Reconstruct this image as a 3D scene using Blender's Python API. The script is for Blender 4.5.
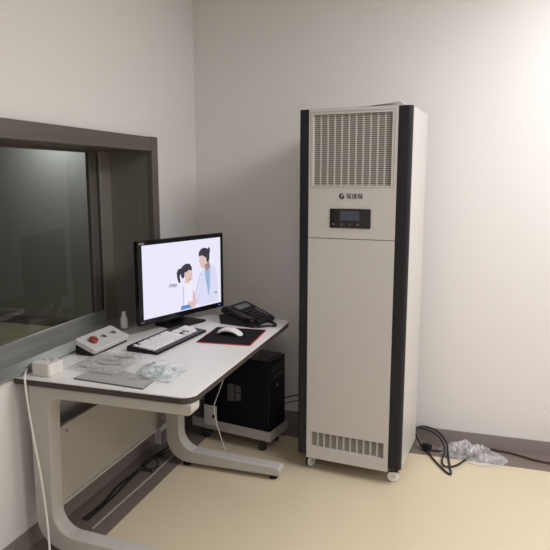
import bpy, bmesh, math, random
from mathutils import Vector, Matrix, noise
random.seed(7)
PI = math.pi
for o in list(bpy.data.objects):
    bpy.data.objects.remove(o, do_unlink=True)
S = bpy.context.scene
COL = S.collection

# ------------------------------------------------------------------ camera, world, lights, exposure
cam = bpy.data.cameras.new('camera')
cam.sensor_width = 36.0
cam.lens = 39.363
cam.clip_start = 0.05
co = bpy.data.objects.new('camera', cam)
COL.objects.link(co)
co.location = (1.6298, -3.4654, 1.5211)
YAW, PITCH = 0.3109, -0.1582
fwd = Vector((-math.sin(YAW) * math.cos(PITCH), math.cos(YAW) * math.cos(PITCH), math.sin(PITCH)))
co.rotation_euler = fwd.to_track_quat('-Z', 'Y').to_euler()
S.camera = co

S.view_settings.view_transform = 'Standard'
S.view_settings.look = 'None'
S.view_settings.gamma = 1.0
S.view_settings.use_curve_mapping = False
S.view_settings.exposure = 0.0

w = bpy.data.worlds.new('world')
S.world = w
w.use_nodes = True
w.node_tree.nodes['Background'].inputs['Color'].default_value = (0.9, 0.95, 1.0, 1)
w.node_tree.nodes['Background'].inputs['Strength'].default_value = 0.05


def area(name, loc, size, power, color, rot=(0, 0, 0)):
    l = bpy.data.lights.new(name, 'AREA')
    l.shape = 'RECTANGLE'
    l.size, l.size_y = size
    l.energy = power
    l.color = color
    o = bpy.data.objects.new(name, l)
    COL.objects.link(o)
    o.location = loc
    o.rotation_euler = rot
    return o


area('ceiling_lamp_light', (2.75, -1.35, 2.72), (1.2, 1.8), 72, (0.95, 0.97, 1.0))
area('ceiling_lamp_light', (1.9, -3.9, 2.72), (1.2, 0.6), 20, (0.95, 0.97, 1.0))
area('exam_room_added_light', (-2.25, 1.30, 2.15), (0.30, 0.12), 9, (0.97, 1.0, 1.0))  # added light without a fixture, puts the pale streak behind the glass

# ------------------------------------------------------------------ materials


def mat(name, col, rough=0.5, metal=0.0, spec=0.5, var=0.04, scale=8.0, bump=0.0, bscale=60.0, emit=None, estr=1.0, coat=0.0):
    m = bpy.data.materials.new(name)
    m.use_nodes = True
    nt = m.node_tree
    b = nt.nodes['Principled BSDF']
    b.inputs['Roughness'].default_value = rough
    b.inputs['Metallic'].default_value = metal
    b.inputs['Specular IOR Level'].default_value = spec
    b.inputs['Coat Weight'].default_value = coat
    tc = nt.nodes.new('ShaderNodeTexCoord')
    n = nt.nodes.new('ShaderNodeTexNoise')
    n.inputs['Scale'].default_value = scale
    n.inputs['Detail'].default_value = 4
    nt.links.new(tc.outputs['Object'], n.inputs['Vector'])
    mx = nt.nodes.new('ShaderNodeMix')
    mx.data_type = 'RGBA'
    mx.inputs[6].default_value = tuple(max(0, c * (1 - var)) for c in col) + (1,)
    mx.inputs[7].default_value = tuple(min(1, c * (1 + var)) for c in col) + (1,)
    nt.links.new(n.outputs['Fac'], mx.inputs[0])
    nt.links.new(mx.outputs[2], b.inputs['Base Color'])
    if bump:
        n2 = nt.nodes.new('ShaderNodeTexNoise')
        n2.inputs['Scale'].default_value = bscale
        n2.inputs['Detail'].default_value = 3
        nt.links.new(tc.outputs['Object'], n2.inputs['Vector'])
        bp = nt.nodes.new('ShaderNodeBump')
        bp.inputs['Strength'].default_value = bump
        bp.inputs['Distance'].default_value = 0.01
        nt.links.new(n2.outputs['Fac'], bp.inputs['Height'])
        nt.links.new(bp.outputs['Normal'], b.inputs['Normal'])
    if emit:
        b.inputs['Emission Color'].default_value = emit + (1,)
        b.inputs['Emission Strength'].default_value = estr
    return m


def brushed(name, col, rough, metal, axis=2):
    """brushed sheet metal: noise stretched along one axis"""
    m = mat(name, col, rough, metal, var=0.0)
    nt = m.node_tree
    b = nt.nodes['Principled BSDF']
    tc = [n for n in nt.nodes if n.type == 'TEX_COORD'][0]
    mp = nt.nodes.new('ShaderNodeMapping')
    sc = [60, 60, 60]
    sc[axis] = 1.2
    mp.inputs['Scale'].default_value = sc
    nt.links.new(tc.outputs['Object'], mp.inputs['Vector'])
    n = [n for n in nt.nodes if n.type == 'TEX_NOISE'][0]
    n.inputs['Scale'].default_value = 1.0
    nt.links.new(mp.outputs['Vector'], n.inputs['Vector'])
    mx = [n for n in nt.nodes if n.type == 'MIX'][0]
    mx.inputs[6].default_value = tuple(c * 0.86 for c in col) + (1,)
    mx.inputs[7].default_value = tuple(min(1, c * 1.14) for c in col) + (1,)
    return m


def film(name, tint, opacity, rough=0.12):
    """thin clear plastic: mostly lets light straight through, with gloss and a little milkiness"""
    m = bpy.data.materials.new(name)
    m.use_nodes = True
    nt = m.node_tree
    nt.nodes.clear()
    out = nt.nodes.new('ShaderNodeOutputMaterial')
    tr = nt.nodes.new('ShaderNodeBsdfTransparent')
    tr.inputs['Color'].default_value = (0.96, 0.97, 0.97, 1)
    pr = nt.nodes.new('ShaderNodeBsdfPrincipled')
    pr.inputs['Base Color'].default_value = tint + (1,)
    pr.inputs['Roughness'].default_value = rough
    pr.inputs['Specular IOR Level'].default_value = 0.9
    tc = nt.nodes.new('ShaderNodeTexCoord')
    n = nt.nodes.new('ShaderNodeTexNoise')
    n.inputs['Scale'].default_value = 22
    n.inputs['Detail'].default_value = 5
    nt.links.new(tc.outputs['Object'], n.inputs['Vector'])
    mr = nt.nodes.new('ShaderNodeMapRange')
    mr.inputs['From Min'].default_value = 0.35
    mr.inputs['From Max'].default_value = 0.7
    mr.inputs['To Min'].default_value = opacity * 0.5
    mr.inputs['To Max'].default_value = min(1, opacity * 1.5)
    nt.links.new(n.outputs['Fac'], mr.inputs['Value'])
    mix = nt.nodes.new('ShaderNodeMixShader')
    nt.links.new(mr.outputs['Result'], mix.inputs['Fac'])
    nt.links.new(tr.outputs[0], mix.inputs[1])
    nt.links.new(pr.outputs[0], mix.inputs[2])
    nt.links.new(mix.outputs[0], out.inputs['Surface'])
    return m


def glass(name):
    """flat lead glass: clear with a grey green tint and Fresnel mirror reflection"""
    m = bpy.data.materials.new(name)
    m.use_nodes = True
    nt = m.node_tree
    nt.nodes.clear()
    out = nt.nodes.new('ShaderNodeOutputMaterial')
    tr = nt.nodes.new('ShaderNodeBsdfTransparent')
    tr.inputs['Color'].default_value = (0.80, 0.82, 0.80, 1)
    gl = nt.nodes.new('ShaderNodeBsdfGlossy')
    gl.inputs['Roughness'].default_value = 0.03
    fr = nt.nodes.new('ShaderNodeFresnel')
    fr.inputs['IOR'].default_value = 1.75
    mix = nt.nodes.new('ShaderNodeMixShader')
    geo = nt.nodes.new('ShaderNodeNewGeometry')
    inv = nt.nodes.new('ShaderNodeMath')
    inv.operation = 'SUBTRACT'
    inv.inputs[0].default_value = 1.0
    nt.links.new(geo.outputs['Backfacing'], inv.inputs[1])
    mul = nt.nodes.new('ShaderNodeMath')
    mul.operation = 'MULTIPLY'
    nt.links.new(fr.outputs[0], mul.inputs[0])
    nt.links.new(inv.outputs[0], mul.inputs[1])
    nt.links.new(mul.outputs[0], mix.inputs['Fac'])
    nt.links.new(tr.outputs[0], mix.inputs[1])
    nt.links.new(gl.outputs[0], mix.inputs[2])
    nt.links.new(mix.outputs[0], out.inputs['Surface'])
    return m


M = dict(
    wall=mat('wall_paint', (0.75, 0.72, 0.705), 0.75, spec=0.25, var=0.012, scale=1.3, bump=0.06, bscale=140),
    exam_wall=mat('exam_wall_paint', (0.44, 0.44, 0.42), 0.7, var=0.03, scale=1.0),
    ceiling=mat('ceiling_paint', (0.78, 0.77, 0.75), 0.9, var=0.01),
    floor=mat('cream_vinyl', (0.66, 0.555, 0.395), 0.30, spec=0.45, var=0.02, scale=1.1),
    band=mat('brown_vinyl', (0.185, 0.145, 0.125), 0.38, var=0.06, scale=3.0),
    base=mat('brown_skirting', (0.25, 0.21, 0.195), 0.42, var=0.04),
    steel=brushed('brushed_taupe_steel', (0.145, 0.125, 0.113), 0.38, 0.35, 1),
    steel_v=brushed('brushed_taupe_steel_upright', (0.15, 0.13, 0.118), 0.38, 0.35, 2),
    sill=brushed('brushed_sill_steel', (0.40, 0.40, 0.385), 0.34, 0.5, 1),
    reveal=brushed('brushed_reveal_steel', (0.21, 0.195, 0.17), 0.36, 0.3, 2),
    glaze=brushed('glazing_bar_steel', (0.27, 0.25, 0.21), 0.35, 0.4, 2),
    gasket=mat('black_gasket', (0.02, 0.02, 0.018), 0.6),
    glass=glass('lead_glass'),
    ac=mat('white_enamel', (0.59, 0.56, 0.535), 0.32, spec=0.5, var=0.01, scale=2),
    ac_grille=mat('cream_grille', (0.52, 0.49, 0.45), 0.45, var=0.02),
    column=mat('charcoal_column', (0.016, 0.014, 0.017), 0.40, spec=0.32, var=0.05),
    dark=mat('dark_recess', (0.13, 0.118, 0.105), 0.8),
    disp=mat('black_display_glass', (0.012, 0.010, 0.010), 0.12, spec=0.5),
    lcd=mat('display_lcd', (0.03, 0.034, 0.045), 0.25, emit=(0.06, 0.065, 0.09), estr=0.35),
    icon=mat('display_icon', (0.16, 0.15, 0.14), 0.5),
    logo=mat('logo_ink', (0.05, 0.045, 0.045), 0.5),
    desk=mat('white_laminate', (0.86, 0.835, 0.82), 0.32, spec=0.4, var=0.008, scale=3),
    edge=mat('dark_edge_band', (0.045, 0.036, 0.030), 0.45),
    leg=mat('silver_grey_powder_coat', (0.50, 0.475, 0.44), 0.42, spec=0.4, var=0.02),
    panel=mat('warm_grey_panel', (0.47, 0.445, 0.39), 0.5, var=0.02),
    rubber=mat('black_rubber', (0.012, 0.012, 0.012), 0.6),
    black=mat('black_plastic', (0.010, 0.009, 0.011), 0.38, spec=0.3, var=0.1),
    gloss_black=mat('glossy_black_plastic', (0.010, 0.009, 0.011), 0.14, spec=0.5, var=0.1),
    pc=mat('black_steel_case', (0.005, 0.005, 0.009), 0.30, spec=0.18, var=0.1),
    pc_mark=mat('grey_mark', (0.085, 0.08, 0.082), 0.4),
    key=mat('white_keycap', (0.90, 0.88, 0.88), 0.4, var=0.01),
    white=mat('white_plastic', (0.82, 0.80, 0.77), 0.35, var=0.015),
    cream=mat('cream_plastic', (0.76, 0.73, 0.67), 0.4, var=0.015),
    lightgrey=mat('light_grey_plastic', (0.62, 0.60, 0.575), 0.45, var=0.02),
    red=mat('red_plastic', (0.28, 0.042, 0.032), 0.35),
    pad=mat('black_cloth', (0.012, 0.010, 0.012), 0.9, spec=0.2, bump=0.3, bscale=900),
    pad_red=mat('red_stitching', (0.48, 0.03, 0.045), 0.7),
    grey_ink=mat('grey_ink', (0.20, 0.20, 0.22), 0.6),
    silver_ink=mat('silver_ink', (0.55, 0.55, 0.56), 0.35),
    paper=mat('grey_paper', (0.46, 0.44, 0.42), 0.55, var=0.06, scale=25),
    paper_edge=mat('dark_paper_edge', (0.10, 0.095, 0.09), 0.6),
    whitepaper=mat('white_paper', (0.80, 0.78, 0.76), 0.6, var=0.01),
    film=film('clear_film', (0.82, 0.82, 0.84), 0.42),
    filmblue=film('milky_blue_film', (0.80, 0.84, 0.85), 0.62),
    bubble=film('bubble_film', (0.78, 0.76, 0.77), 0.40, 0.08),
    cable=mat('black_cable', (0.012, 0.010, 0.010), 0.5),
    browncable=mat('brown_cable', (0.055, 0.030, 0.024), 0.5),
    whitecable=mat('white_cable', (0.78, 0.75, 0.71), 0.45),
    greycable=mat('grey_cable', (0.33, 0.31, 0.29), 0.5),
    cart=mat('galvanised_grey', (0.42, 0.40, 0.38), 0.38, metal=0.2, var=0.06, scale=20),
    chrome=mat('chrome', (0.6, 0.6, 0.6), 0.2, metal=1.0),
)


def emis(name, col, s=1.0):
    return mat(name, (0.02, 0.02, 0.02), 0.25, emit=col, estr=s, var=0.0)


# ------------------------------------------------------------------ helpers


class MB:
    def __init__(self):
        self.bm = bmesh.new()
        self.mi = 0

    def _face(self, vs):
        try:
            f = self.bm.faces.new(vs)
            f.material_index = self.mi
            return f
        except ValueError:
            return None

    def box(self, a, b, rz=0.0, piv=None):
        (x0, y0, z0), (x1, y1, z1) = a, b
        P = [(x0, y0, z0), (x1, y0, z0), (x1, y1, z0), (x0, y1, z0), (x0, y0, z1), (x1, y0, z1), (x1, y1, z1), (x0, y1, z1)]
        if rz:
            R = Matrix.Rotation(rz, 3, 'Z')
            c = Vector(piv) if piv else Vector(((x0 + x1) / 2, (y0 + y1) / 2, 0))
            P = [tuple(R @ (Vector(p) - c) + c) for p in P]
        v = [self.bm.verts.new(p) for p in P]
        for f in ((0, 3, 2, 1), (4, 5, 6, 7), (0, 1, 5, 4), (1, 2, 6, 5), (2, 3, 7, 6), (3, 0, 4, 7)):
            self._face([v[i] for i in f])
        return self

    def prism(self, pts, h0, h1, plane='xy'):
        """outline extruded: xy -> along z, xz -> along y, yz -> along x"""
        def mk(p, h):
            return {'xy': (p[0], p[1], h), 'xz': (p[0], h, p[1]), 'yz': (h, p[0], p[1])}[plane]
        a = [self.bm.verts.new(mk(p, h0)) for p in pts]
        b = [self.bm.verts.new(mk(p, h1)) for p in pts]
        self._face(a)
        self._face(b[::-1])
        n = len(pts)
        for i in range(n):
            j = (i + 1) % n
            self._face([a[i], b[i], b[j], a[j]])
        return self

    def tube(self, pts, r, seg=8, smooth=True, taper=None):
        P = [Vector(p) for p in pts]
        if smooth and len(P) > 2:
            Q = []
            for i in range(len(P) - 1):
                p0, p1, p2, p3 = P[max(i - 1, 0)], P[i], P[i + 1], P[min(i + 2, len(P) - 1)]
                for k in range(6):
                    t = k / 6
                    Q.append(0.5 * ((2 * p1) + (p2 - p0) * t + (2 * p0 - 5 * p1 + 4 * p2 - p3) * t * t + (3 * p1 - p0 - 3 * p2 + p3) * t ** 3))
            Q.append(P[-1])
            P = Q
        rings = []
        up = Vector((0, 0, 1))
        for i, p in enumerate(P):
            d = (P[min(i + 1, len(P) - 1)] - P[max(i - 1, 0)]).normalized()
            s = d.cross(up)
            if s.length < 1e-3:
                s = d.cross(Vector((1, 0, 0)))
            s.normalize()
            u = s.cross(d).normalized()
            up = u if abs(d.z) > 0.7 else Vector((0, 0, 1))
            rr = r if taper is None else r * (1 + (taper - 1) * i / (len(P) - 1))
            rings.append([self.bm.verts.new(p + (s * math.cos(2 * PI * k / seg) + u * math.sin(2 * PI * k / seg)) * rr) for k in range(seg)])
        for a, b in zip(rings, rings[1:]):
            for k in range(seg):
                self._face([a[k], a[(k + 1) % seg], b[(k + 1) % seg], b[k]])
        self._face(rings[0][::-1])
        self._face(rings[-1])
        return self

    def lathe(self, prof, c=(0, 0, 0), seg=20, axis='z', mtx=None):
        """profile of (radius, height) pairs turned around an axis"""
        def mk(r, h, k):
            a, b = r * math.cos(2 * PI * k / seg), r * math.sin(2 * PI * k / seg)
            p = Vector({'z': (a, b, h), 'y': (a, h, b), 'x': (h, a, b)}[axis])
            if mtx:
                p = mtx @ p
            return p + Vector(c)
        rings = [[self.bm.verts.new(mk(max(r, 1e-5), h, k)) for k in range(seg)] for r, h in prof]
        for a, b in zip(rings, rings[1:]):
            for k in range(seg):
                self._face([a[k], a[(k + 1) % seg], b[(k + 1) % seg], b[k]])
        self._face(rings[0][::-1])
        self._face(rings[-1])
        return self

    def poly(self, pts):
        self._face([self.bm.verts.new(p) for p in pts])
        return self

    def build(self, name, m, parent=None, bev=0.0, seg=2, smooth=False, loc=None, rotz=0.0):
        bm = self.bm
        bmesh.ops.recalc_face_normals(bm, faces=bm.faces[:])
        if smooth:
            for f in bm.faces:
                f.smooth = True
        me = bpy.data.meshes.new(name)
        bm.to_mesh(me)
        bm.free()
        for x in (m if isinstance(m, (list, tuple)) else [m]):
            me.materials.append(x)
        o = bpy.data.objects.new(name, me)
        COL.objects.link(o)
        o.parent = parent
        if loc:
            o.location = loc
        o.rotation_euler.z = rotz
        if bev:
            b = o.modifiers.new('bevel', 'BEVEL')
            b.width = bev
            b.segments = seg
            b.limit_method = 'ANGLE'
            b.angle_limit = math.radians(40)
            for p in me.polygons:
                p.use_smooth = True
            ws = o.modifiers.new('normals', 'WEIGHTED_NORMAL')
            ws.keep_sharp = True
        return o


def thing(name, label, cat, loc=(0, 0, 0), rotz=0.0, group=None):
    o = bpy.data.objects.new(name, None)
    o.empty_display_size = 0.05
    COL.objects.link(o)
    o.location = loc
    o.rotation_euler = (0, 0, rotz)
    return tag(o, label, cat, group)


def tag(o, label, cat, group=None):
    o['label'] = label
    o['category'] = cat
    if group:
        o['group'] = group
    return o


def struct(o):
    o['kind'] = 'structure'
    return o


def rrect(x0, y0, x1, y1, r, corners=(1, 1, 1, 1), n=8):
    """rounded rectangle; corners in the order (x0y0, x1y0, x1y1, x0y1)"""
    out = []
    cs = [((x0 + r, y0 + r), PI, (x0, y0)), ((x1 - r, y0 + r), 1.5 * PI, (x1, y0)), ((x1 - r, y1 - r), 0, (x1, y1)), ((x0 + r, y1 - r), 0.5 * PI, (x0, y1))]
    for k, (c, a0, p) in enumerate(cs):
        if corners[k]:
            for i in range(n + 1):
                a = a0 + i / n * PI / 2
                out.append((c[0] + r * math.cos(a), c[1] + r * math.sin(a)))
        else:
            out.append(p)
    return out


def arc(cx, cy, r, a0, a1, n=8):
    return [(cx + r * math.cos(math.radians(a0 + (a1 - a0) * i / n)), cy + r * math.sin(math.radians(a0 + (a1 - a0) * i / n))) for i in range(n + 1)]


def text_mesh(name, body, size, m, parent, mtx, extrude=0.0003, bold=0.0):
    c = bpy.data.curves.new(name, 'FONT')
    c.body = body
    c.size = size
    c.extrude = extrude
    c.align_x = 'LEFT'
    c.offset = bold
    tmp = bpy.data.objects.new(name + '_tmp', c)
    COL.objects.link(tmp)
    bpy.context.view_layer.update()
    dg = bpy.context.evaluated_depsgraph_get()
    me = bpy.data.meshes.new_from_object(tmp.evaluated_get(dg))
    bpy.data.objects.remove(tmp, do_unlink=True)
    me.materials.clear()
    me.materials.append(m)
    o = bpy.data.objects.new(name, me)
    COL.objects.link(o)
    o.parent = parent
    o.matrix_local = mtx
    return o


# ------------------------------------------------------------------ room
X1, Y0, H = 4.2, -5.2, 2.75
EX0, EY0, EY1 = -4.2, -4.4, 1.66           # the examination room beyond the glass
T = 0.26
WY0, WY1, WZ0, WZ1 = -2.95, -0.5964, 0.757, 1.672

struct(MB().box((EX0, Y0, -0.05), (X1, EY1, 0)).build('floor', M['floor']))
struct(MB().box((EX0, Y0, H), (X1, EY1, H + 0.05)).build('ceiling', M['ceiling']))
m = MB()
AP = -0.055     # the wall under the window is set back a little
m.box((-T, Y0, 0), (AP, EY1, WZ0)).box((AP, Y0, 0), (0, WY0 - 0.06, WZ0)).box((AP, -0.5377, 0), (0, EY1, WZ0)).box((-T, Y0, WZ1), (0, EY1, H))
m.box((-T, Y0, WZ0), (0, WY0, WZ1)).box((-T, WY1, WZ0), (0, EY1, WZ1))
struct(m.build('wall_left', M['wall']))
struct(MB().box((0, 0, 0), (X1, 0.2, H)).build('wall_back', M['wall']))
struct(MB().box((X1, Y0, 0), (X1 + 0.2, 0.2, H)).build('wall_right', M['wall']))
struct(MB().box((-T, Y0 - 0.2, 0), (X1, Y0, H)).build('wall_front', M['wall']))
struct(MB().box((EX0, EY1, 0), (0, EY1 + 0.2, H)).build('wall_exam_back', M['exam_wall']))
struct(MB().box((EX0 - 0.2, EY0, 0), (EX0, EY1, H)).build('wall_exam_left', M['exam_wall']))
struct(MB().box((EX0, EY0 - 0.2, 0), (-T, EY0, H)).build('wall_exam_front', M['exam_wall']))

BW, BZ = 0.2034, 0.0807
struct(MB().prism([(AP, Y0), (BW, Y0), (BW, -BW), (X1, -BW), (X1, 0), (AP, 0)], 0.0, 0.003).build('trim_1', M['band']))
struct(MB().prism([(0, 0), (0.012, 0), (0.008, BZ), (0, BZ)], -0.5377, 0, 'xz').prism([(AP, 0), (AP + 0.012, 0), (AP + 0.008, BZ), (AP, BZ)], WY0 - 0.06, -0.5377, 'xz').prism([(0, 0), (0.012, 0), (0.008, BZ), (0, BZ)], Y0, WY0 - 0.06, 'xz').build('baseboard_left', M['base']))
struct(MB().prism([(0, 0), (-0.012, 0), (-0.008, BZ), (0, BZ)], 0.012, X1, 'yz').build('baseboard_back', M['base']))
struct(MB().box((EX0, EY1 - 0.012, 0), (-T, EY1, 0.09)).build('baseboard_exam', M['base']))

# ------------------------------------------------------------------ observation window
win = bpy.data.objects.new('window_1', None)
COL.objects.link(win)
struct(win)
CP, GX = 0.0279, -0.2284
m = MB()
m.box((0, WY0 - 0.06, WZ1), (CP, -0.5377 + 0.0, 1.738))
m.box((-0.02, WY0, WZ1 - 0.006), (CP + 0.001, WY1, WZ1 + 0.004))
m.build('head_casing', M['steel'], win, bev=0.002)
MB().box((0, WY1 - 0.0045, WZ0 - 0.03), (CP + 0.004, -0.5377, 1.741)).build('jamb_casing', M['steel_v'], win, bev=0.003)
MB().box((0, WY0 - 0.06, WZ0 - 0.03), (CP + 0.004, WY0, 1.741)).build('jamb_casing', M['steel_v'], win, bev=0.003)
MB().box((-T, WY1 - 0.004, WZ0), (0, WY1, WZ1)).build('reveal_lining', M['reveal'], win)
MB().box((-T, WY0, WZ0), (0, WY0 + 0.004, WZ1)).build('reveal_lining', M['steel_v'], win)
MB().box((-T, WY0, WZ1 - 0.005), (-0.02, WY1 - 0.004, WZ1)).build('head_lining', M['steel'], win)
MB().box((-T, WY0 + 0.004, WZ0 - 0.005), (-0.030, WY1 - 0.004, WZ0 + 0.003)).build('sill', M['sill'], win)
m = MB()
m.box((GX - 0.02, WY0 + 0.004, WZ0), (GX, WY1 - 0.11, 0.82)).build('bottom_rail', M['sill'], win, bev=0.002)
MB().box((GX - 0.02, WY0 + 0.004, WZ1 - 0.018), (GX, WY1 - 0.11, WZ1 - 0.005)).build('top_rail', M['steel'], win)
MB().box((GX - 0.025, WY1 - 0.107, WZ0), (GX + 0.006, WY1 - 0.004, WZ1 - 0.005)).build('glazing_stile', M['glaze'], win, bev=0.003)
MB().box((GX - 0.02, WY1 - 0.132, WZ0), (GX - 0.004, WY1 - 0.107, WZ1 - 0.005)).build('gasket', M['gasket'], win)
MB().box((GX - 0.022, WY1 - 0.190, 0.82), (GX + 0.003, WY1 - 0.132, WZ1 - 0.018)).build('glazing_bead', M['steel_v'], win, bev=0.003)
MB().box((GX - 0.016, WY0 + 0.004, 0.815), (GX - 0.008, WY1 - 0.15, WZ1 - 0.01)).build('pane', M['glass'], win)

# ------------------------------------------------------------------ air purifier cabinet
AW, AD, AZ, AH = 0.545, 0.4378, 0.0766, 1.8535
AR = -0.0865
dx, dy = Vector((math.cos(AR), math.sin(AR))), Vector((-math.sin(AR), math.cos(AR)))
fr = Vector((1.3676, -0.6153))
base = fr - dx * AW / 2
ac = thing('air_purifier', 'tall white floor-standing cabinet with a vent grille and dark grey corner columns', 'air purifier', (base.x, base.y, 0), AR)


def ax(a):
    return AW / 2 - a        # a = distance from the right front corner


CWr, CWl = 0.064, 0.049
m = MB()
m.box((-AW / 2 + 0.001, 0.0275, AZ), (AW / 2 - 0.001, AD, AH - 0.002)).box((-AW / 2 + 0.03, 0.02, AZ), (AW / 2 - 0.03, 0.045, AH - 0.002))
m.build('cabinet', M['ac'], ac, bev=0.006)
for sgn, cw in ((1, CWr), (-1, CWl)):
    xo = sgn * AW / 2
    xi = sgn * (AW / 2 - cw)
    r = 0.020 if sgn > 0 else 0.010
    pts = [(xi, 0.044), (xi, 0.0)]
    pts += [(xo - sgn * (r - r * math.sin(t)), r - r * math.cos(t)) for t in [k / 8 * PI / 2 for k in range(9)]]
    pts += [(xo, 0.026 if sgn > 0 else 0.040), (xo - sgn * 0.006, 0.044)]
    MB().prism(pts, AZ + 0.012, AH - 0.001).build('corner_column', M['column'], ac, bev=0.003)
# front panels built as frames around their vent openings
pxl, pxr = ax(0.4955), ax(0.0645)
vx0, vx1, vz0, vz1 = ax(0.474), ax(0.0905), 1.4905, 1.826
m = MB()
zs = 1.2355
yF, yB = -0.001, 0.018
m.box((pxl, yF, vz1), (pxr, yB, AH)).box((pxl, yF, zs), (pxr, yB, vz0)).box((pxl, yF, vz0), (vx0, yB, vz1)).box((vx1, yF, vz0), (pxr, yB, vz1))
m.build('upper_front_panel', M['ac'], ac)
bx0, bx1, bz0, bz1 = ax(0.4725), ax(0.0870), 0.1385, 0.2195
m = MB()
z0 = AZ - 0.004
m.box((pxl, yF, bz1), (pxr, yB, zs - 0.0035)).box((pxl, yF, z0), (pxr, yB, bz0)).box((pxl, yF, bz0), (bx0, yB, bz1)).box((bx1, yF, bz0), (pxr, yB, bz1))
m.build('lower_front_panel', M['ac'], ac)
MB().box((pxl, 0.003, zs - 0.006), (pxr, 0.019, zs + 0.002)).build('panel_seam', M['dark'], ac)


def grille(name, x0, x1, z0, z1, cols, rows, bar, fin):
    back = MB().box((x0 - 0.004, 0.0165, z0 - 0.004), (x1 + 0.004, 0.0195, z1 + 0.004)).build(name, M['dark'], ac)
    g = MB()
    p = (x1 - x0) / cols
    for i in range(cols + 1):
        xc = x0 + i * p
        a, b = max(x0, xc - bar / 2), min(x1, xc + bar / 2)
        g.box((a, 0.0095, z0), (b, 0.016, z1))
    q = (z1 - z0) / rows
    for j in range(rows):
        zc = z0 + (j + 0.5) * q
        g.box((x0, 0.0115, zc - fin / 2), (x1, 0.015, zc + fin / 2))
    g.build('grille_fins', M['ac_grille'], back)
    return back


vent = grille('vent', vx0, vx1, vz0, vz1, 11, 34, 0.0070, 0.0046)
low = grille('vent', bx0, bx1, bz0, bz1, 11, 14, 0.0095, 0.0015)
m = MB()
step = 0.0082
dx0, dx1, dz0, dz1 = vx0 - 0.0115, vx1 + 0.0115, vz0 - 0.0095, vz1 + 0.0110
n = int((dx1 - dx0) / step)
for i in range(n + 1):
    for z in (dz0, dz1):
        m.lathe([(0.0021, -0.0018), (0.0021, 0.0002)], (dx0 + (dx1 - dx0) * i / n, 0, z), 6, 'y')
n = int((dz1 - dz0) / step)
for i in range(1, n):
    for x in (dx0, dx1):
        m.lathe([(0.0021, -0.0018), (0.0021, 0.0002)], (x, 0, dz0 + (dz1 - dz0) * i / n), 6, 'y')
m.build('perforated_border', M['dark'], vent)
# display
d0, d1, e0, e1 = ax(0.3835), ax(0.181), 1.2865, 1.380
disp = MB().prism(rrect(d0, e0, d1, e1, 0.004, n=3), -0.005, 0.004, 'xz').build('display_panel', M['disp'], ac, bev=0.001)
MB().box((ax(0.330), -0.0062, 1.324), (ax(0.2355), -0.003, 1.3685)).build('display_screen', M['lcd'], disp)
for a, wd in ((0.366, 0.013), (0.324, 0.010), (0.282, 0.007), (0.243, 0.012)):
    MB().prism(rrect(ax(a) - wd / 2, 1.302, ax(a) + wd / 2, 1.309, 0.003, n=3), -0.0058, -0.004, 'xz').build('touch_button', M['icon'], disp)
# maker's mark: round emblem and three characters
face = Matrix.Rotation(PI / 2, 4, 'X')
lz = 1.430
m = MB()
ec = (ax(0.325), lz + 0.010)
out = arc(ec[0], ec[1], 0.0145, 70, 330, 16)
inn = arc(ec[0] + 0.003, ec[1] + 0.0015, 0.0085, 330, 70, 12)
m.prism(out + inn, -0.0022, -0.0005, 'xz')
m.prism(arc(ec[0] + 0.006, ec[1] - 0.001, 0.0055, 0, 330, 10), -0.0022, -0.0005, 'xz')
m.build('emblem', M['logo'], ac)
tx = text_mesh('lettering', '\u6052\u4f73\u5883', 0.028, M['logo'], ac, Matrix.Translation((ax(0.3055), -0.0012, lz)) @ face, bold=0.0006)
# casters


def caster(x, y, wheel_mat, rad, parent, turn):
    c = MB()
    c.box((-0.022, -0.020, 2 * rad - 0.004), (0.022, 0.020, 2 * rad + 0.014))
    for s in ((-1, 1) if wheel_mat is M['rubber'] else (1,)):
        c.prism([(-0.012, rad - 0.010), (0.012, rad - 0.010), (0.020, 2 * rad), (-0.020, 2 * rad)], s * 0.013 - 0.0015, s * 0.013 + 0.0015, 'xz')
    f = c.build('caster', M['rubber'] if wheel_mat is M['rubber'] else M['column'], parent, loc=(x, y, 0), rotz=turn)
    wv = MB()
    wv.lathe([(rad * 0.55, -0.011), (rad * 0.9, -0.011), (rad, -0.007), (rad, 0.007), (rad * 0.9, 0.011), (rad * 0.55, 0.011)], (0, 0, rad), 24, 'y')
    wv.build('wheel', wheel_mat, f, smooth=False)
    if wheel_mat is not M['rubber']:
        ty = MB()
        ty.lathe([(rad * 0.9, -0.006), (rad + 0.0008, -0.005), (rad + 0.0008, 0.008), (rad * 0.9, 0.009)], (0, 0, rad + 0.0008), 24, 'y')
        ty.build('tyre', M['column'], f)
    MB().lathe([(0.005, -0.0155), (0.005, 0.0155)], (0, 0, rad), 10, 'y').build('axle', M['chrome'], f)
    return f


for (a, y, mm, tn) in ((0.045, 0.055, M['white'], 0.25), (AW - 0.055, 0.055, M['white'], 1.2), (0.045, AD - 0.05, M['rubber'], 0.6), (AW - 0.045, AD - 0.05, M['rubber'], 0.2)):
    caster(ax(a), y, mm, 0.031, ac, tn)

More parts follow.
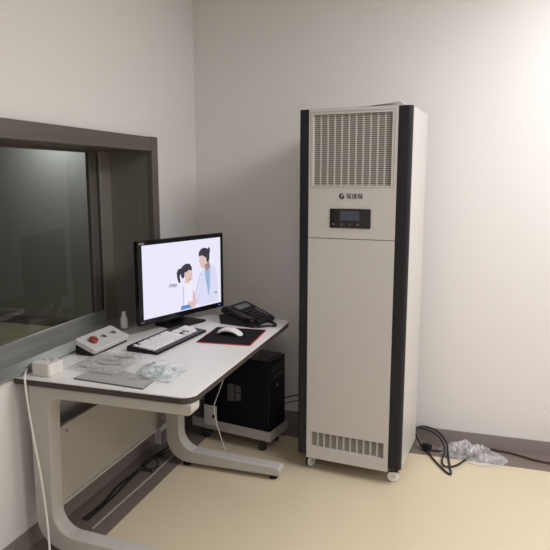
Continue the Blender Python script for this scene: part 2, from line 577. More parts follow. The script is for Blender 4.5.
# loose sheet lying on top of the cabinet
sh = MB()
for (x0, x1, za, zb) in ((-0.105, -0.02, 0.0, 0.003), (-0.02, 0.08, 0.003, 0.0085), (0.08, 0.16, 0.0085, 0.018)):
    pass
N = 10
R0 = Matrix.Translation((base.x, base.y, AH)) @ Matrix.Rotation(AR, 4, 'Z')
top, bot = [], []
for i in range(N + 1):
    t = i / N
    x = 0.0 + 0.205 * t
    z = 0.003 + 0.021 * t ** 1.6
    top.append((R0 @ Vector((x, 0.015 + 0.03 * t, z + 0.003)), R0 @ Vector((x + 0.01, 0.13, z * 0.6 + 0.003))))
    bot.append((R0 @ Vector((x, 0.015 + 0.03 * t, z)), R0 @ Vector((x + 0.01, 0.13, z * 0.6))))
for A in (top, bot):
    for i in range(N):
        sh.poly([A[i][0], A[i + 1][0], A[i + 1][1], A[i][1]])
for i in range(N):
    sh.poly([top[i][0], top[i + 1][0], bot[i + 1][0], bot[i][0]])
    sh.poly([top[i][1], top[i + 1][1], bot[i + 1][1], bot[i][1]])
sh.poly([top[N][0], top[N][1], bot[N][1], bot[N][0]])
sh.poly([top[0][0], top[0][1], bot[0][1], bot[0][0]])
bmesh.ops.remove_doubles(sh.bm, verts=sh.bm.verts[:], dist=1e-5)
tag(sh.build('paper_sheet', M['whitepaper']), 'thin white sheet curling up on top of the tall white cabinet', 'paper')

# ------------------------------------------------------------------ desk
DX1, DYN, DYF, DZ = 0.7221, -1.6116, -0.3502, 0.75
desk = thing('desk', 'white-topped office desk with dark edge and grey C-shaped steel legs', 'desk', (0, 0, 0))
ol = rrect(-0.050, DYN, DX1, DYF, 0.055, (0, 1, 1, 0))
MB().prism(ol, DZ - 0.004, DZ).build('desktop', M['desk'], desk)
MB().prism(rrect(-0.0495, DYN + 0.0005, DX1 - 0.0005, DYF - 0.0005, 0.055, (0, 1, 1, 0)), DZ - 0.028, DZ - 0.004).build('edge_band', M['edge'], desk, bev=0.004)


def c_leg(xp, wpost, xarm, xfoot, ya, yb):
    """C-shaped leg: arm under the top, post at the back, foot on the floor"""
    zt, za = DZ - 0.0285, DZ - 0.075
    zf0, zf1 = 0.026, 0.083
    xi = xp + wpost
    p = [(xp, zt), (xarm, zt)]
    p += [(xarm, zt - 0.02)] + arc(xarm - 0.022, za + 0.022, 0.022, 0, -90, 5)
    p += arc(xi + 0.06, za - 0.06, 0.06, 90, 180, 8)
    p += arc(xi + 0.085, zf1 + 0.105, 0.095, 180, 262, 10)
    p += [(xfoot - 0.02, zf1 - 0.012)] + arc(xfoot - 0.014, zf0 + 0.030, 0.014, 80, 0, 4) + [(xfoot, zf0 + 0.01), (xfoot - 0.012, zf0)]
    p += arc(xp + 0.13, zf0 + 0.13, 0.13, 270, 180, 10)
    leg = MB().prism(p, ya, yb, 'xz').build('leg', M['leg'], desk, bev=0.006)
    for fx in (xp + 0.105, xfoot - 0.045):
        MB().lathe([(0.022, 0), (0.022, 0.008), (0.016, 0.014), (0.010, 0.016), (0.010, 0.03)], (fx, (ya + yb) / 2, 0.0 if fx > BW + 0.03 else 0.003), 16).build('foot_pad', M['rubber'], leg)
    return leg


c_leg(0.006, 0.092, 0.716, 0.735, -1.600, -1.530)
c_leg(0.140, 0.088, 0.640, 0.780, -0.740, -0.670)
# ribbed modesty panel between the posts
prof_a, prof_b = [], []
zb, zt2, nr = 0.180, 0.515, 34
for i in range(nr):
    z = zb + 0.014 + (zt2 - zb - 0.014) * i / nr
    d = (zt2 - zb - 0.014) / nr
    prof_a += [(0.075, z), (0.075, z + d * 0.55), (0.0737, z + d * 0.65), (0.0737, z + d * 0.95)]
prof = [(0.060, zb), (0.082, zb), (0.082, zb + 0.013)] + prof_a + [(0.075, zt2), (0.060, zt2)]
mp = MB().prism(prof, -1.529, -0.600, 'xz').build('modesty_panel', M['panel'], desk)
MB().box((0.022, -1.529, 0.40), (0.060, -0.672, 0.44)).build('panel_rail', M['leg'], desk)
for y in (-1.47, -0.80):
    MB().lathe([(0.006, 0.0), (0.006, 0.003), (0.003, 0.004)], (0.075, y, zt2 - 0.03), 10, 'x').build('screw', M['grey_ink'], mp)
MB().box((0.19, -1.53, 0.675), (0.23, -0.74, 0.7215)).build('cross_beam', M['leg'], desk)
MB().box((0.52, -1.53, 0.675), (0.56, -0.74, 0.7215)).build('cross_beam', M['leg'], desk)

# ------------------------------------------------------------------ monitor
MA = 1.2352
mon = thing('monitor', 'black widescreen monitor on desk showing a doctor and a girl in white', 'monitor', (0.2095, -0.6200, DZ), MA)
W2, MZ0, MZ1 = 0.3085, 0.05, 0.4725
SX0, SX1, SZ0, SZ1 = -0.282, 0.291, 0.077, 0.449
m = MB()
m.box((-W2, 0.0, MZ0), (W2, 0.020, SZ0)).box((-W2, 0, SZ1), (W2, 0.020, MZ1)).box((-W2, 0, SZ0), (SX0, 0.020, SZ1)).box((SX1, 0, SZ0), (W2, 0.020, SZ1))
bz = m.build('bezel', M['gloss_black'], mon)
m = MB()
m.prism(rrect(-W2 + 0.003, MZ0 + 0.003, W2 - 0.003, MZ1 - 0.003, 0.01), 0.0195, 0.034, 'xz')
m.prism(rrect(-0.22, MZ0 + 0.05, 0.22, MZ1 - 0.06, 0.03), 0.033, 0.055, 'xz')
m.build('back_shell', M['black'], mon, bev=0.004)
m = MB()
m.prism([(-0.045, 0.01), (0.045, 0.01), (0.035, 0.16), (-0.035, 0.16)], 0.056, 0.078, 'xz')
m.build('stand_neck', M['black'], mon, bev=0.004)
m = MB()
m.prism([(-0.120, -0.040), (0.120, -0.040), (0.105, 0.125), (-0.105, 0.125)], 0.0, 0.012)
m.build('stand_base', M['black'], mon, bev=0.004)
scr = MB().box((SX0 - 0.002, 0.004, SZ0 - 0.002), (SX1 + 0.002, 0.012, SZ1 + 0.002)).build('screen', emis('screen_backlight', (0.82, 0.79, 0.96), 1.0), mon)
PICT = [emis('picture_skin', (0.72, 0.52, 0.50)), emis('picture_hair', (0.035, 0.03, 0.045)), emis('picture_coat', (0.70, 0.70, 0.90)),
        emis('picture_shirt', (0.30, 0.44, 0.68)), emis('picture_white', (0.84, 0.82, 0.95)), emis('picture_blue', (0.12, 0.25, 0.60)), emis('picture_shade', (0.58, 0.58, 0.76)), emis('picture_tan', (0.36, 0.22, 0.22))]


def sp(px, py):
    """picture pixel (as studied at 3x) to a place on the screen"""
    u = (px - 95) / 242.0
    t, b = 78 - 20 * u, 307 - 50 * u
    v = (py - t) / (b - t)
    u = u * (1 + 0.0) + 0.03 * u * (1 - u)
    return SX0 + (SX1 - SX0) * u, SZ1 - (SZ1 - SZ0) * v


pm = MB()
LAY = [0.0035]


def shape(pts, mi):
    LAY[0] -= 0.00008
    pm.mi = mi
    pm.poly([(sp(*p)[0], LAY[0], sp(*p)[1]) for p in pts])


def blob(cx, cy, rx, ry, mi, tilt=0.0, n=18):
    c, s = math.cos(tilt), math.sin(tilt)
    shape([(cx + rx * math.cos(a) * c - ry * math.sin(a) * s, cy + rx * math.cos(a) * s + ry * math.sin(a) * c) for a in [2 * PI * k / n for k in range(n)]], mi)


# woman in a white coat, leaning to the girl
shape([(272, 158), (298, 140), (318, 148), (324, 180), (328, 255), (262, 268), (252, 262), (256, 215), (264, 178)], 2)
shape([(266, 166), (280, 172), (266, 228), (252, 264), (240, 262), (246, 236), (256, 196)], 6)
shape([(268, 170), (279, 174), (265, 228), (252, 262), (243, 258), (249, 236), (259, 196)], 2)
shape([(281, 157), (296, 150), (298, 185), (296, 214), (292, 238), (289, 215), (284, 190)], 3)
shape([(297, 148), (303, 152), (300, 205), (293, 240), (297, 205)], 6)
shape([(264, 120), (272, 110), (290, 112), (296, 136), (292, 152), (284, 158), (276, 152), (268, 148), (265, 138), (262, 134)], 0)
shape([(280, 142), (298, 134), (300, 150), (286, 160)], 7)
shape([(262, 118), (262, 104), (270, 93), (282, 89), (292, 93), (298, 104), (298, 122), (294, 136), (289, 134), (286, 120), (274, 113), (266, 115)], 1)
blob(296, 98, 4, 10, 1)
shape([(271, 146), (277, 149), (276, 151), (271, 149)], 7)
# girl in white with a ponytail
shape([(212, 194), (232, 190), (244, 200), (248, 232), (246, 262), (208, 270), (206, 240), (205, 210)], 4)
shape([(208, 205), (213, 210), (212, 262), (208, 266)], 6)
shape([(240, 214), (247, 232), (252, 258), (246, 270), (240, 262), (239, 240)], 0)
shape([(222, 258), (238, 252), (250, 262), (246, 272), (232, 277), (224, 270)], 0)
shape([(219, 160), (232, 155), (238, 160), (240, 172), (238, 186), (230, 192), (220, 188), (214, 176)], 0)
shape([(216, 184), (230, 188), (230, 196), (214, 198)], 0)
shape([(228, 184), (232, 183), (231, 190), (228, 189)], 7)
shape([(204, 176), (203, 158), (208, 145), (220, 137), (232, 138), (238, 148), (239, 158), (228, 157), (221, 163), (216, 164), (214, 178), (209, 184)], 1)
shape([(205, 150), (196, 154), (191, 164), (192, 180), (197, 197), (202, 194), (200, 176), (206, 162)], 1)
shape([(203, 268), (228, 264), (234, 274), (200, 282)], 5)
shape([(314, 226), (322, 225), (322, 228), (314, 229)], 1)
# caption: three short lines
for k, (a, b) in enumerate(((170, 192), (167, 190), (167, 188))):
    y = 199 + k * 3.6
    x = a
    while x < b:
        L = random.choice((2.2, 3.2, 4.2))
        shape([(x, y), (min(x + L, b), y - 0.2), (min(x + L, b), y + 1.8), (x, y + 2)], 1)
        x += L + 0.8
pm.build('picture', PICT, scr)
text_mesh('brand_lettering', 'acer', 0.020, M['silver_ink'], mon, Matrix.Translation((-W2 + 0.010, -0.0008, MZ1 - 0.019)) @ face)
text_mesh('model_lettering', 'LED', 0.010, M['silver_ink'], mon, Matrix.Translation((-W2 + 0.012, -0.0008, MZ0 + 0.012)) @ face)
MB().prism(rrect(W2 - 0.045, MZ0 + 0.012, W2 - 0.030, MZ0 + 0.017, 0.002, n=3), -0.0015, 0.001, 'xz').build('power_button', emis('power_light', (0.1, 0.2, 0.6), 0.8), mon)

# ------------------------------------------------------------------ keyboard
kb = thing('keyboard', 'black keyboard with white keys lying in front of the monitor', 'keyboard', (0.283, -0.945, DZ), 1.490)
KW, KD = 0.446, 0.166
m = MB()
m.prism([(-KD / 2, 0.0), (KD / 2, 0.0), (KD / 2, 0.026), (-KD / 2, 0.012)], -KW / 2, KW / 2, 'yz')
m.build('case', M['black'], kb, bev=0.004)
u = 0.0186
slope = math.atan2(0.014, KD)
key_mesh = {}


def key(x, y, wd, dp=1.0):
    k = (wd, dp)
    if k not in key_mesh:
        hw, hd = (u * wd) / 2 - 0.0011, (u * dp) / 2 - 0.0011
        b = MB()
        vs0 = [(-hw, -hd, 0), (hw, -hd, 0), (hw, hd, 0), (-hw, hd, 0)]
        vs1 = [(-hw * 0.86, -hd * 0.84, 0.0065), (hw * 0.86, -hd * 0.84, 0.0065), (hw * 0.86, hd * 0.9, 0.0065), (-hw * 0.86, hd * 0.9, 0.0065)]
        A = [b.bm.verts.new(p) for p in vs0]
        B = [b.bm.verts.new(p) for p in vs1]
        b._face(A)
        b._face(B)
        for i in range(4):
            b._face([A[i], A[(i + 1) % 4], B[(i + 1) % 4], B[i]])
        o = b.build('key', M['key'], kb)
        key_mesh[k] = o
    else:
        o = key_mesh[k].copy()
        COL.objects.link(o)
        o.parent = kb
    yy = y
    o.location = (x, yy, 0.0185 + (yy) * math.tan(slope) + 0.0002)
    o.rotation_euler = (slope, 0, 0)


x_l = -KW / 2 + 0.012
rows = [(2.35, [1, -1, 1, 1, 1, 1, -0.5, 1, 1, 1, 1, -0.5, 1, 1, 1, 1]), (1.2, [1] * 13 + [2]), (0.2, [1.5] + [1] * 12 + [1.5]), (-0.8, [1.75] + [1] * 11 + [2.25]),
        (-1.8, [2.25] + [1] * 10 + [2.75]), (-2.8, [1.25, 1.25, 1.25, 6.25, 1.25, 1.25, 1.25, 1.25])]
for ry, ws in rows:
    x = x_l
    for wd in ws:
        if wd > 0:
            key(x + wd * u / 2, ry * u + 0.004, wd)
        x += abs(wd) * u
xn = x_l + 15.35 * u
for ry in (1.2, 0.2):
    for k in range(3):
        key(xn + (k + 0.5) * u, ry * u + 0.004, 1)
for k in range(3):
    key(xn + (k + 0.5) * u, -2.8 * u + 0.004, 1)
key(xn + 1.5 * u, -1.8 * u + 0.004, 1)
xp = x_l + 18.7 * u
for ry, ks in ((1.2, 4), (0.2, 3), (-0.8, 3), (-1.8, 3)):
    for k in range(ks):
        key(xp + (k + 0.5) * u, ry * u + 0.004, 1)
key(xp + 3.5 * u, -0.3 * u + 0.004, 1, 2)
key(xp + 1 * u, -2.8 * u + 0.004, 2)

# ------------------------------------------------------------------ mouse pad and mouse
pd = thing('mouse_pad', 'black cloth mouse pad with red edge on desk', 'mouse pad', (0.542, -0.768, DZ), 0.07)
MB().prism(rrect(-0.132, -0.150, 0.132, 0.150, 0.006, n=4), 0.0, 0.0035).build('mat', M['pad'], pd)
m = MB()
o1, i1 = rrect(-0.1345, -0.1525, 0.1345, 0.1525, 0.008, n=4), rrect(-0.1305, -0.1485, 0.1305, 0.1485, 0.005, n=4)
vo0 = [m.bm.verts.new((p[0], p[1], 0.0002)) for p in o1]
vo1 = [m.bm.verts.new((p[0], p[1], 0.0040)) for p in o1]
vi1 = [m.bm.verts.new((p[0], p[1], 0.0040)) for p in i1]
for i in range(len(o1)):
    j = (i + 1) % len(o1)
    m._face([vo0[i], vo0[j], vo1[j], vo1[i]])
    m._face([vo1[i], vo1[j], vi1[j], vi1[i]])
m.build('stitched_edge', M['pad_red'], pd)

ms = thing('computer_mouse', 'white arched computer mouse on black mouse pad', 'mouse', (0.523, -0.755, DZ + 0.004), -0.06)
ms.scale = (1.1, 1.05, 1.0)
N, K = 16, 10
top, bot = [], []
m = MB()


def mz(t):
    return 0.004 + 0.034 * math.sin(PI * (0.06 + 0.90 * t)) ** 0.8


for i in range(N + 1):
    t = i / N
    x = -0.062 + 0.124 * t
    hw = 0.029 * (0.55 + 0.45 * math.sin(PI * min(1, 0.15 + 0.75 * t)) ** 0.7)
    hw *= min(1, math.sqrt(max(0.0, 1 - ((t - 0.5) / 0.5) ** 6)) + 0.25)
    ra, rb = [], []
    for k in range(K + 1):
        s = -1 + 2 * k / K
        zz = mz(t) - 0.010 * s * s
        ra.append(m.bm.verts.new((x, s * hw, max(zz, 0.002) + 0.0)))
        rb.append(m.bm.verts.new((x, s * hw * 0.93, max(zz - 0.008, 0.0006))))
    top.append(ra)
    bot.append(rb)
for i in range(N):
    for k in range(K):
        m._face([top[i][k], top[i + 1][k], top[i + 1][k + 1], top[i][k + 1]])
        m._face([bot[i][k], bot[i][k + 1], bot[i + 1][k + 1], bot[i + 1][k]])
    m._face([top[i][0], bot[i][0], bot[i + 1][0], top[i + 1][0]])
    m._face([top[i][K], top[i + 1][K], bot[i + 1][K], bot[i][K]])
for r in (0, N):
    for k in range(K):
        m._face([top[r][k], top[r][k + 1], bot[r][k + 1], bot[r][k]])
m.build('shell', M['white'], ms, smooth=True)
m = MB()
m.box((-0.056, -0.014, 0.0), (-0.020, 0.014, 0.012))
m.build('tail_foot', M['black'], ms, bev=0.002)
MB().box((0.022, -0.016, 0.0), (0.056, 0.016, 0.014)).build('front_foot', M['black'], ms, bev=0.002)

# ------------------------------------------------------------------ desk telephone
ph = thing('desk_telephone', 'black desk telephone behind the mouse pad at the desk end', 'telephone', (0.500, -0.455, DZ), -0.20)
m = MB()
m.prism([(-0.100, 0.0), (0.112, 0.0), (0.115, 0.018), (0.104, 0.026), (-0.060, 0.088), (-0.082, 0.090), (-0.118, 0.062), (-0.116, 0.030)], -0.055, 0.110, 'xz')
m.build('body', M['black'], ph, bev=0.004)
m = MB()
m.prism([(-0.100, 0.0), (0.108, 0.0), (0.110, 0.010), (0.098, 0.016), (-0.070, 0.060), (-0.110, 0.046)], -0.110, -0.055, 'xz')
m.build('cradle', M['black'], ph, bev=0.003)
# slanted face helper
fs = math.atan2(-0.062, 0.164)


def on_face(x, lift=0.0):
    return 0.026 + (0.104 - x) * 0.062 / 0.164 + lift


for i in range(4):
    for j in range(3):
        x, y = 0.082 - i * 0.022, -0.025 + j * 0.026
        k = MB().prism(rrect(-0.007, -0.009, 0.007, 0.009, 0.003, n=3), 0, 0.005).build('key', M['gloss_black'], ph)
        k.location = (x, y, on_face(x))
        k.rotation_euler = (0, -fs, 0)
for i in range(5):
    x = 0.086 - i * 0.017
    k = MB().prism(rrect(-0.005, -0.011, 0.005, 0.011, 0.002, n=3), 0, 0.004).build('function_key', M['grey_ink'], ph)
    k.location = (x, 0.075, on_face(x))
    k.rotation_euler = (0, -fs, 0)
k = MB().box((-0.018, -0.040, 0), (0.018, 0.075, 0.003)).build('display_screen', M['grey_ink'], ph)
k.location = (-0.035, 0, on_face(-0.035))
k.rotation_euler = (0, -fs, 0)
m = MB()
# handset: an arched grip with two bulky ends lying along the near side
hp = [(-0.098, 0.060), (-0.098, 0.084), (-0.088, 0.095), (-0.062, 0.095), (-0.046, 0.082), (0.0, 0.068), (0.046, 0.050), (0.062, 0.052), (0.086, 0.046), (0.096, 0.036), (0.094, 0.018), (0.058, 0.027), (0.050, 0.032), (0.0, 0.047), (-0.044, 0.062), (-0.054, 0.052)]
m.prism(hp, -0.106, -0.060, 'xz')
m.build('handset', M['gloss_black'], ph, bev=0.006, seg=3)
# curled handset cord lying towards the desk end
m = MB()
cp = [Vector((0.092, -0.095, 0.016)), Vector((0.13, -0.10, 0.010)), Vector((0.165, -0.060, 0.010)), Vector((0.200, -0.030, 0.010)), Vector((0.150, 0.02, 0.010)), Vector((0.108, 0.03, 0.012))]
pts = []
turns = 46
tot = 240
for i in range(tot + 1):
    t = i / tot * (len(cp) - 1)
    k = min(int(t), len(cp) - 2)
    f = t - k
    p0, p1, p2, p3 = cp[max(k - 1, 0)], cp[k], cp[k + 1], cp[min(k + 2, len(cp) - 1)]
    q = 0.5 * ((2 * p1) + (p2 - p0) * f + (2 * p0 - 5 * p1 + 4 * p2 - p3) * f * f + (3 * p1 - p0 - 3 * p2 + p3) * f ** 3)
    a = i / tot * turns * 2 * PI
    pts.append(q + Vector((0.0, 0.0055 * math.cos(a), 0.0055 * math.sin(a))))
m.tube(pts, 0.0022, 5, smooth=False)
m.build('handset_cord', M['cable'], ph)

# ------------------------------------------------------------------ control box with push buttons
cb = thing('control_box', 'light grey push-button box with red button on the desk by the window', 'control box', (0.043, -1.150, DZ), -0.02)
m = MB()
m.prism([(-0.046, 0.0), (0.050, 0.0), (0.050, 0.012), (-0.046, 0.050)], -0.125, 0.135, 'xz')
m.build('base', M['black'], cb, bev=0.003)
tl = math.atan2(0.038, 0.096)
m = MB()
m.prism(rrect(-0.056, -0.134, 0.060, 0.142, 0.014, n=5), 0.0, 0.024)
ld = m.build('lid', M['lightgrey'], cb, bev=0.005, seg=3)
ld.location = (0.0, 0, 0.0320)
ld.rotation_euler = (0, tl, 0)
b = MB()
b.lathe([(0.017, 0.0), (0.017, 0.006), (0.021, 0.007), (0.021, 0.014), (0.018, 0.018), (0.001, 0.019)], (0.005, -0.078, 0.024), 20)
b.build('red_button', M['red'], ld)
for y in (0.005, 0.078):
    b = MB()
    b.lathe([(0.0175, 0.0), (0.0175, 0.004), (0.0145, 0.005)], (0.005, y, 0.024), 20)
    rg = b.build('button_ring', M['lightgrey'], ld)
    MB().lathe([(0.013, 0.0), (0.013, 0.006), (0.011, 0.007)], (0.005, y, 0.024), 18).build('push_button', M['paper_edge'], rg)

# ------------------------------------------------------------------ white plug adapter with its cord
pl = thing('power_adapter', 'white power adapter block near the left desk corner, its cord hanging over the edge', 'power adapter', (0.046, -1.528, DZ), -0.05)
m = MB()
m.prism(rrect(-0.042, -0.046, 0.050, 0.042, 0.012, n=4), 0.0, 0.052)
bd = m.build('body', M['cream'], pl, bev=0.006, seg=3)
m = MB()
for k in range(3):
    for j in range(4):
        if (k + j) % 3 != 2:
            m.box((-0.030 + j * 0.014, 0.0 + k * 0.013, 0.0519), (-0.019 + j * 0.014, 0.007 + k * 0.013, 0.0524))
m.build('printed_lettering', M['grey_ink'], bd)
m = MB().lathe([(0.013, -0.072), (0.016, -0.066), (0.016, -0.0415)], (0, -0.018, 0.024), 14, 'x')
m.build('plug', M['grey_ink'], pl)
m = MB()
m.tube([(-0.070, -0.022, 0.026), (-0.085, -0.040, 0.022), (-0.075, -0.090, 0.006)], 0.004, 8)
m.build('plug_cord', M['greycable'], pl)

m = MB()
m.tube([(-0.030, -1.560, 0.768), (-0.006, -1.592, 0.766), (0.010, -1.617, 0.762), (0.018, -1.626, 0.735), (0.026, -1.630, 0.670), (0.048, -1.635, 0.52), (0.076, -1.640, 0.36), (0.100, -1.650, 0.18), (0.13, -1.68, 0.04), (0.18, -1.72, 0.006), (0.30, -1.80, 0.005)], 0.0042, 8)
cd = m.build('hanging_cord', M['whitecable'], pl)
cd.matrix_parent_inverse = (Matrix.Translation(pl.location) @ Matrix.Rotation(-0.05, 4, 'Z')).inverted()

# ------------------------------------------------------------------ small white bottle on the window sill
bt = thing('small_bottle', 'small white plastic bottle standing on the sill left of the monitor', 'bottle', (-0.042, -0.815, WZ0 + 0.003), 0.2)
m = MB()
m.lathe([(0.016, 0.0), (0.019, 0.004), (0.019, 0.050), (0.016, 0.060), (0.010, 0.064)], (0, 0, 0), 18)
m.build('body', M['white'], bt, smooth=False)
MB().lathe([(0.011, 0.062), (0.012, 0.064), (0.011, 0.084), (0.008, 0.087)], (0, 0, 0), 14).build('cap', M['white'], bt)

# ------------------------------------------------------------------ papers and plastic on the desk
pp = thing('booklet', 'thin grey booklet lying under the plastic sleeve at the desk front', 'booklet', (0.352, -1.500, DZ), -0.075)
MB().prism([(-0.155, -0.072), (0.165, -0.072), (0.150, 0.02), (-0.150, 0.12)], 0.0, 0.004).build('pages', M['paper_edge'], pp)
MB().prism([(-0.155, -0.070), (0.163, -0.070), (0.149, 0.02), (-0.150, 0.12)], 0.004, 0.0055).build('cover', M['paper'], pp)


def fbm(x, y, s, seed):
    return noise.fractal(Vector((x * s, y * s, seed)), 0.9, 2.1, 4)


def sheet(name, quad, nx, ny, zf, mtl, parent=None):
    """a sheet of crumpled film over a four-cornered footprint; zf(u, v, x, y) gives its height"""
    m = MB()
    g = []
    for j in range(ny + 1):
        r = []
        for i in range(nx + 1):
            u_, v_ = i / nx, j / ny
            a = Vector(quad[0]).lerp(Vector(quad[1]), u_)
            b_ = Vector(quad[3]).lerp(Vector(quad[2]), u_)
            p = a.lerp(b_, v_)
            wob = 0.012 * noise.noise(Vector((p.x * 14, p.y * 14, 3.3))) 
            r.append(m.bm.verts.new((p.x + wob, p.y + wob * 0.7, zf(u_, v_, p.x, p.y))))
        g.append(r)
    for j in range(ny):
        for i in range(nx):
            m._face([g[j][i], g[j][i + 1], g[j + 1][i + 1], g[j + 1][i]])
    return m.build(name, mtl, parent, smooth=True)


sl = thing('plastic_sleeve', 'clear crumpled plastic sleeve with papers beside the control box', 'plastic sleeve', (0, 0, 0))


def z_sl(u_, v_, x, y):
    e = min(u_, 1 - u_, v_, 1 - v_)
    return DZ + 0.0075 + 0.010 * min(1, e * 6) * (0.6 + 0.9 * abs(fbm(x, y, 16, 1.0))) + (0.006 if v_ < 0.06 else 0)


sheet('film', [(0.085, -1.470), (0.330, -1.500), (0.330, -1.19), (0.095, -1.22)], 46, 46, z_sl, M['film'], sl)
MB().prism([(0.11, -1.42), (0.30, -1.445), (0.31, -1.24), (0.12, -1.25)], DZ + 0.0012 + 0.0048, DZ + 0.0075).build('sheet_inside', M['lightgrey'], sl)
m = MB()
for (a, b_, c_) in (((0.15, -1.31), (0.20, -1.33), (0.27, -1.30)), ((0.16, -1.36), (0.22, -1.385), (0.29, -1.37)), ((0.19, -1.27), (0.23, -1.28), (0.28, -1.255))):
    m.tube([(a[0], a[1], DZ + 0.0102), (b_[0], b_[1], DZ + 0.0110), (c_[0], c_[1], DZ + 0.0102)], 0.0017, 6)
m.build('wire', M['grey_ink'], sl)

bg = thing('plastic_pouch', 'crumpled milky plastic pouch with bluish print near the desk front edge', 'plastic pouch', (0, 0, 0))


def z_bg(u_, v_, x, y):
    r = math.hypot((u_ - 0.5) * 2, (v_ - 0.5) * 2)
    d = max(0.0, 1 - r * r * 0.8)
    return DZ + 0.0085 + 0.026 * d ** 0.8 + 0.010 * fbm(x, y, 19, 5.0) * min(1, d * 3)


sheet('film', [(0.400, -1.505), (0.580, -1.490), (0.565, -1.305), (0.370, -1.285)], 46, 46, z_bg, M['filmblue'], bg)
m = MB()
m.prism(rrect(0.415, -1.455, 0.535, -1.335, 0.02, n=4), DZ + 0.0065, DZ + 0.0085)
m.build('insert', mat('pale_blue_insert', (0.62, 0.72, 0.74), 0.5, var=0.1, scale=30), bg)
m = MB()
for k in range(5):
    x0 = 0.43 + 0.012 * k
    m.tube([(x0, -1.44 + 0.02 * k, DZ + 0.0098), (x0 + 0.03, -1.43 + 0.018 * k, DZ + 0.0105), (x0 + 0.06, -1.445 + 0.02 * k, DZ + 0.0098)], 0.0013, 5)
m.build('print', mat('teal_ink', (0.20, 0.33, 0.36), 0.6), bg)

# ------------------------------------------------------------------ computer tower on a wheeled stand
CRZ = -0.175
ct = thing('computer_stand', 'grey metal wheeled stand carrying the computer tower under desk', 'stand', (0.400, -0.318, 0), CRZ)
m = MB()
m.box((-0.262, -0.110, 0.076), (0.262, -0.106, 0.132)).box((-0.262, 0.106, 0.076), (0.262, 0.110, 0.132))
m.box((-0.262, -0.106, 0.076), (-0.258, 0.106, 0.132)).box((0.258, -0.106, 0.076), (0.262, 0.106, 0.132))
m.build('side_rail', M['cart'], ct)
m = MB()
for y in (-0.085, -0.03, 0.03, 0.085):
    m.box((-0.257, y - 0.018, 0.078), (0.257, y + 0.018, 0.086))
m.box((-0.2, -0.105, 0.072), (-0.16, 0.105, 0.078)).box((0.16, -0.105, 0.072), (0.2, 0.105, 0.078))
m.build('tray', M['cart'], ct)
br = MB().box((-0.175, -0.1135, 0.10), (-0.088, -0.1105, 0.222)).build('side_clamp', M['lightgrey'], ct, bev=0.001)
MB().lathe([(0.008, -0.121), (0.010, -0.119), (0.010, -0.1135)], (-0.105, 0, 0.160), 12, 'y').build('knob', M['rubber'], br)
for (x, y) in ((-0.185, -0.075), (0.195, -0.075), (-0.185, 0.075), (0.195, 0.075)):
    c = MB()
    rad = 0.023
    c.lathe([(0.016, 0.055), (0.016, 0.072)], (0, 0, 0), 12)
    for s in (-1, 1):
        c.prism([(-0.008, rad - 0.006), (0.008, rad - 0.006), (0.016, 0.056), (-0.016, 0.056)], s * 0.011 - 0.001, s * 0.011 + 0.001, 'xz')
    f = c.build('caster', M['rubber'], ct, loc=(x, y, 0.0), rotz=0.6)
    if -0.318 + y > -BW - 0.02:
        f.location.z = 0.003
    MB().lathe([(rad * 0.6, -0.009), (rad, -0.006), (rad, 0.006), (rad * 0.6, 0.009)], (0, 0, rad), 18, 'y').build('wheel', M['rubber'], f)

pc = thing('computer_tower', 'black computer tower standing on the wheeled stand under the desk', 'computer', (0.432, -0.325, 0.0865), CRZ)
PW, PD2, PH = 0.218, 0.098, 0.448
MB().box((-PW, -PD2, 0), (PW - 0.02, PD2, PH)).build('case', M['pc'], pc, bev=0.003)
MB().box((PW - 0.02, -PD2 + 0.002, 0.003), (PW, PD2 - 0.002, PH - 0.003)).build('front_bezel', M['pc'], pc, bev=0.004)
for z in (0.33, 0.375):
    MB().box((PW - 0.001, -PD2 + 0.02, z), (PW + 0.0025, PD2 - 0.02, z + 0.038)).build('drive_cover', M['gloss_black'], pc, bev=0.001)
MB().lathe([(0.009, 0), (0.009, 0.003)], (PW - 0.0005, 0, 0.29), 14, 'x').build('power_button', M['grey_ink'], pc)
sd = MB().box((-PW + 0.012, -PD2 - 0.0025, 0.012), (PW - 0.032, -PD2 + 0.001, PH - 0.012)).build('side_panel', M['pc'], pc, bev=0.001)
m = MB()
mxx, mzz = -0.050, 0.190
m.prism([(mxx, mzz - 0.010), (mxx + 0.044, mzz - 0.004), (mxx + 0.044, mzz + 0.098), (mxx, mzz + 0.092)], -PD2 - 0.0032, -PD2 - 0.002, 'xz')
m.prism([(mxx + 0.051, mzz + 0.052), (mxx + 0.088, mzz + 0.052), (mxx + 0.088, mzz + 0.090), (mxx + 0.051, mzz + 0.094)], -PD2 - 0.0032, -PD2 - 0.002, 'xz')
m.prism([(mxx + 0.051, mzz), (mxx + 0.088, mzz + 0.006), (mxx + 0.088, mzz + 0.046), (mxx + 0.051, mzz + 0.046)], -PD2 - 0.0032, -PD2 - 0.002, 'xz')
m.build('pane_mark', M['pc_mark'], sd)

# ------------------------------------------------------------------ cords
m = MB()
m.tube([(0.470, -0.600, 0.7205), (0.455, -0.590, 0.640), (0.422, -0.592, 0.48), (0.370, -0.590, 0.34), (0.362, -0.600, 0.30), (0.371, -0.600, 0.224), (0.404, -0.600, 0.113), (0.430, -0.590, 0.035), (0.445, -0.560, 0.006), (0.43, -0.52, 0.005), (0.36, -0.48, 0.005), (0.30, -0.46, 0.005)], 0.0021, 7)
tag(m.build('charging_cord', M['whitecable']), 'thin white cord dangling from under the desk edge before the tower', 'cord')

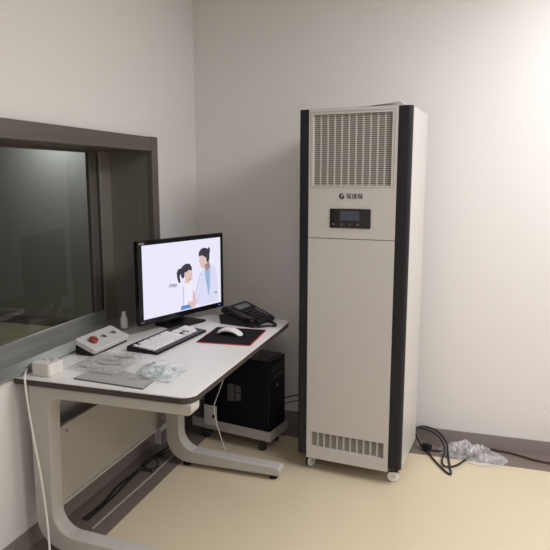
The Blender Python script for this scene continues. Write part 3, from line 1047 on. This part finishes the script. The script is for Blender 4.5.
m = MB()
m.tube([(0.60, -0.13, 0.20), (0.68, -0.12, 0.23), (0.74, -0.10, 0.215), (0.80, -0.10, 0.16), (0.85, -0.08, 0.03), (0.95, -0.09, 0.009)], 0.004, 8)
m.tube([(0.60, -0.14, 0.17), (0.69, -0.10, 0.19), (0.76, -0.08, 0.18), (0.83, -0.07, 0.09), (0.88, -0.06, 0.010)], 0.003, 8)
tag(m.build('computer_cable', M['cable']), 'black cables behind the computer tower beside the cabinet', 'cable')

m = MB()
m.tube([(0.045, -1.35, 0.012), (0.05, -1.20, 0.010), (0.030, -1.05, 0.011), (0.04, -0.9, 0.012), (0.055, -0.80, 0.02), (0.045, -0.70, 0.012), (0.06, -0.58, 0.010), (0.10, -0.50, 0.010)], 0.006, 8)
m.tube([(0.065, -1.35, 0.010), (0.064, -1.15, 0.010), (0.055, -1.02, 0.012), (0.058, -0.88, 0.026), (0.030, -0.78, 0.022), (0.060, -0.68, 0.010), (0.10, -0.60, 0.010)], 0.005, 8)
m.tube([(0.055, -0.86, 0.014), (0.10, -0.83, 0.010), (0.115, -0.79, 0.016), (0.075, -0.76, 0.030), (0.045, -0.80, 0.035), (0.07, -0.85, 0.022), (0.12, -0.86, 0.008)], 0.004, 8)
tag(m.build('cable_bundle', M['cable']), 'tangled black cables along the skirting under the desk', 'cable')
m = MB()
m.tube([(0.125, -1.40, 0.008), (0.128, -1.20, 0.008), (0.132, -1.00, 0.008), (0.135, -0.90, 0.008), (0.132, -0.75, 0.008), (0.135, -0.60, 0.008)], 0.005, 8)
tag(m.build('grey_cable', M['greycable']), 'grey cable running beside the black cables under the desk', 'cable')

# black power lead coiled beside the cabinet
pw = thing('power_lead', 'black power lead coiled on the floor beside the cabinet', 'power lead', (0, 0, 0))
m = MB()
m.tube([(1.27, -0.10, 0.040), (1.34, -0.075, 0.075), (1.40, -0.045, 0.085), (1.46, -0.040, 0.082), (1.53, -0.075, 0.060), (1.565, -0.17, 0.030), (1.555, -0.27, 0.012), (1.575, -0.33, 0.010), (1.63, -0.30, 0.010), (1.70, -0.17, 0.010), (1.735, -0.135, 0.010)], 0.0052, 8)
m.tube([(1.735, -0.150, 0.010), (1.62, -0.15, 0.012), (1.52, -0.15, 0.010), (1.465, -0.16, 0.016), (1.42, -0.13, 0.045), (1.395, -0.065, 0.075), (1.43, -0.030, 0.095), (1.51, -0.035, 0.080), (1.57, -0.11, 0.050), (1.585, -0.21, 0.015), (1.60, -0.34, 0.008), (1.605, -0.405, 0.0075), (1.57, -0.37, 0.0075), (1.50, -0.24, 0.010), (1.47, -0.17, 0.020)], 0.0052, 8)
m.build('cord', M['cable'], pw)
m = MB()
mt = Matrix.Rotation(-0.5, 3, 'Z') @ Matrix.Rotation(PI / 2, 3, 'Y')
m.lathe([(0.009, -0.045), (0.012, -0.030), (0.020, -0.024), (0.023, 0.0), (0.023, 0.016), (0.016, 0.018)], (1.470, -0.155, 0.026), 14, mtx=mt)
m.build('plug', M['black'], pw)

m = MB()
m.tube([(1.80, -0.035, 0.012), (1.862, -0.045, 0.0105), (1.92, -0.055, 0.0105), (1.985, -0.082, 0.0105), (2.05, -0.108, 0.0105), (2.2, -0.12, 0.0105), (2.5, -0.10, 0.0105), (2.9, -0.06, 0.0105)], 0.006, 8)
tag(m.build('wall_cable', M['browncable']), 'brown cable running right along the floor from the clear plastic bag', 'cable')

# crumpled clear plastic bag on the floor
m = MB()
NX, NY = 70, 46
g = []
c0, c1 = Vector((1.565, -0.135)), Vector((1.885, -0.125))
for j in range(NY + 1):
    r = []
    for i in range(NX + 1):
        a, b_ = -1 + 2 * i / NX, -1 + 2 * j / NY
        # square to disc
        xx, yy = a * math.sqrt(1 - b_ * b_ / 2), b_ * math.sqrt(1 - a * a / 2)
        rr = min(1.0, math.hypot(xx, yy))
        h = (1 - rr ** 2.4)
        px, py = xx * 0.185, yy * (0.105 + 0.02 * xx)
        px += 0.02 * fbm(px, py, 9, 2.2)
        py += 0.02 * fbm(px, py, 9, 8.2)
        lump = 0.65 + 0.55 * fbm(px + 3, py, 9, 4.4)
        peak = 1.0 - 0.45 * max(0, xx)
        z = 0.005 + max(0.0, h * 0.075 * lump * peak + h * 0.022 * fbm(px, py, 30, 7.7))
        r.append(m.bm.verts.new((1.708 + px, -0.140 + py - 0.13 * px, z)))
    g.append(r)
for j in range(NY):
    for i in range(NX):
        m._face([g[j][i], g[j][i + 1], g[j + 1][i + 1], g[j + 1][i]])
o = m.build('plastic_bag', M['bubble'], smooth=True)
tag(o, 'crumpled clear plastic bag on the floor against the skirting', 'plastic bag')
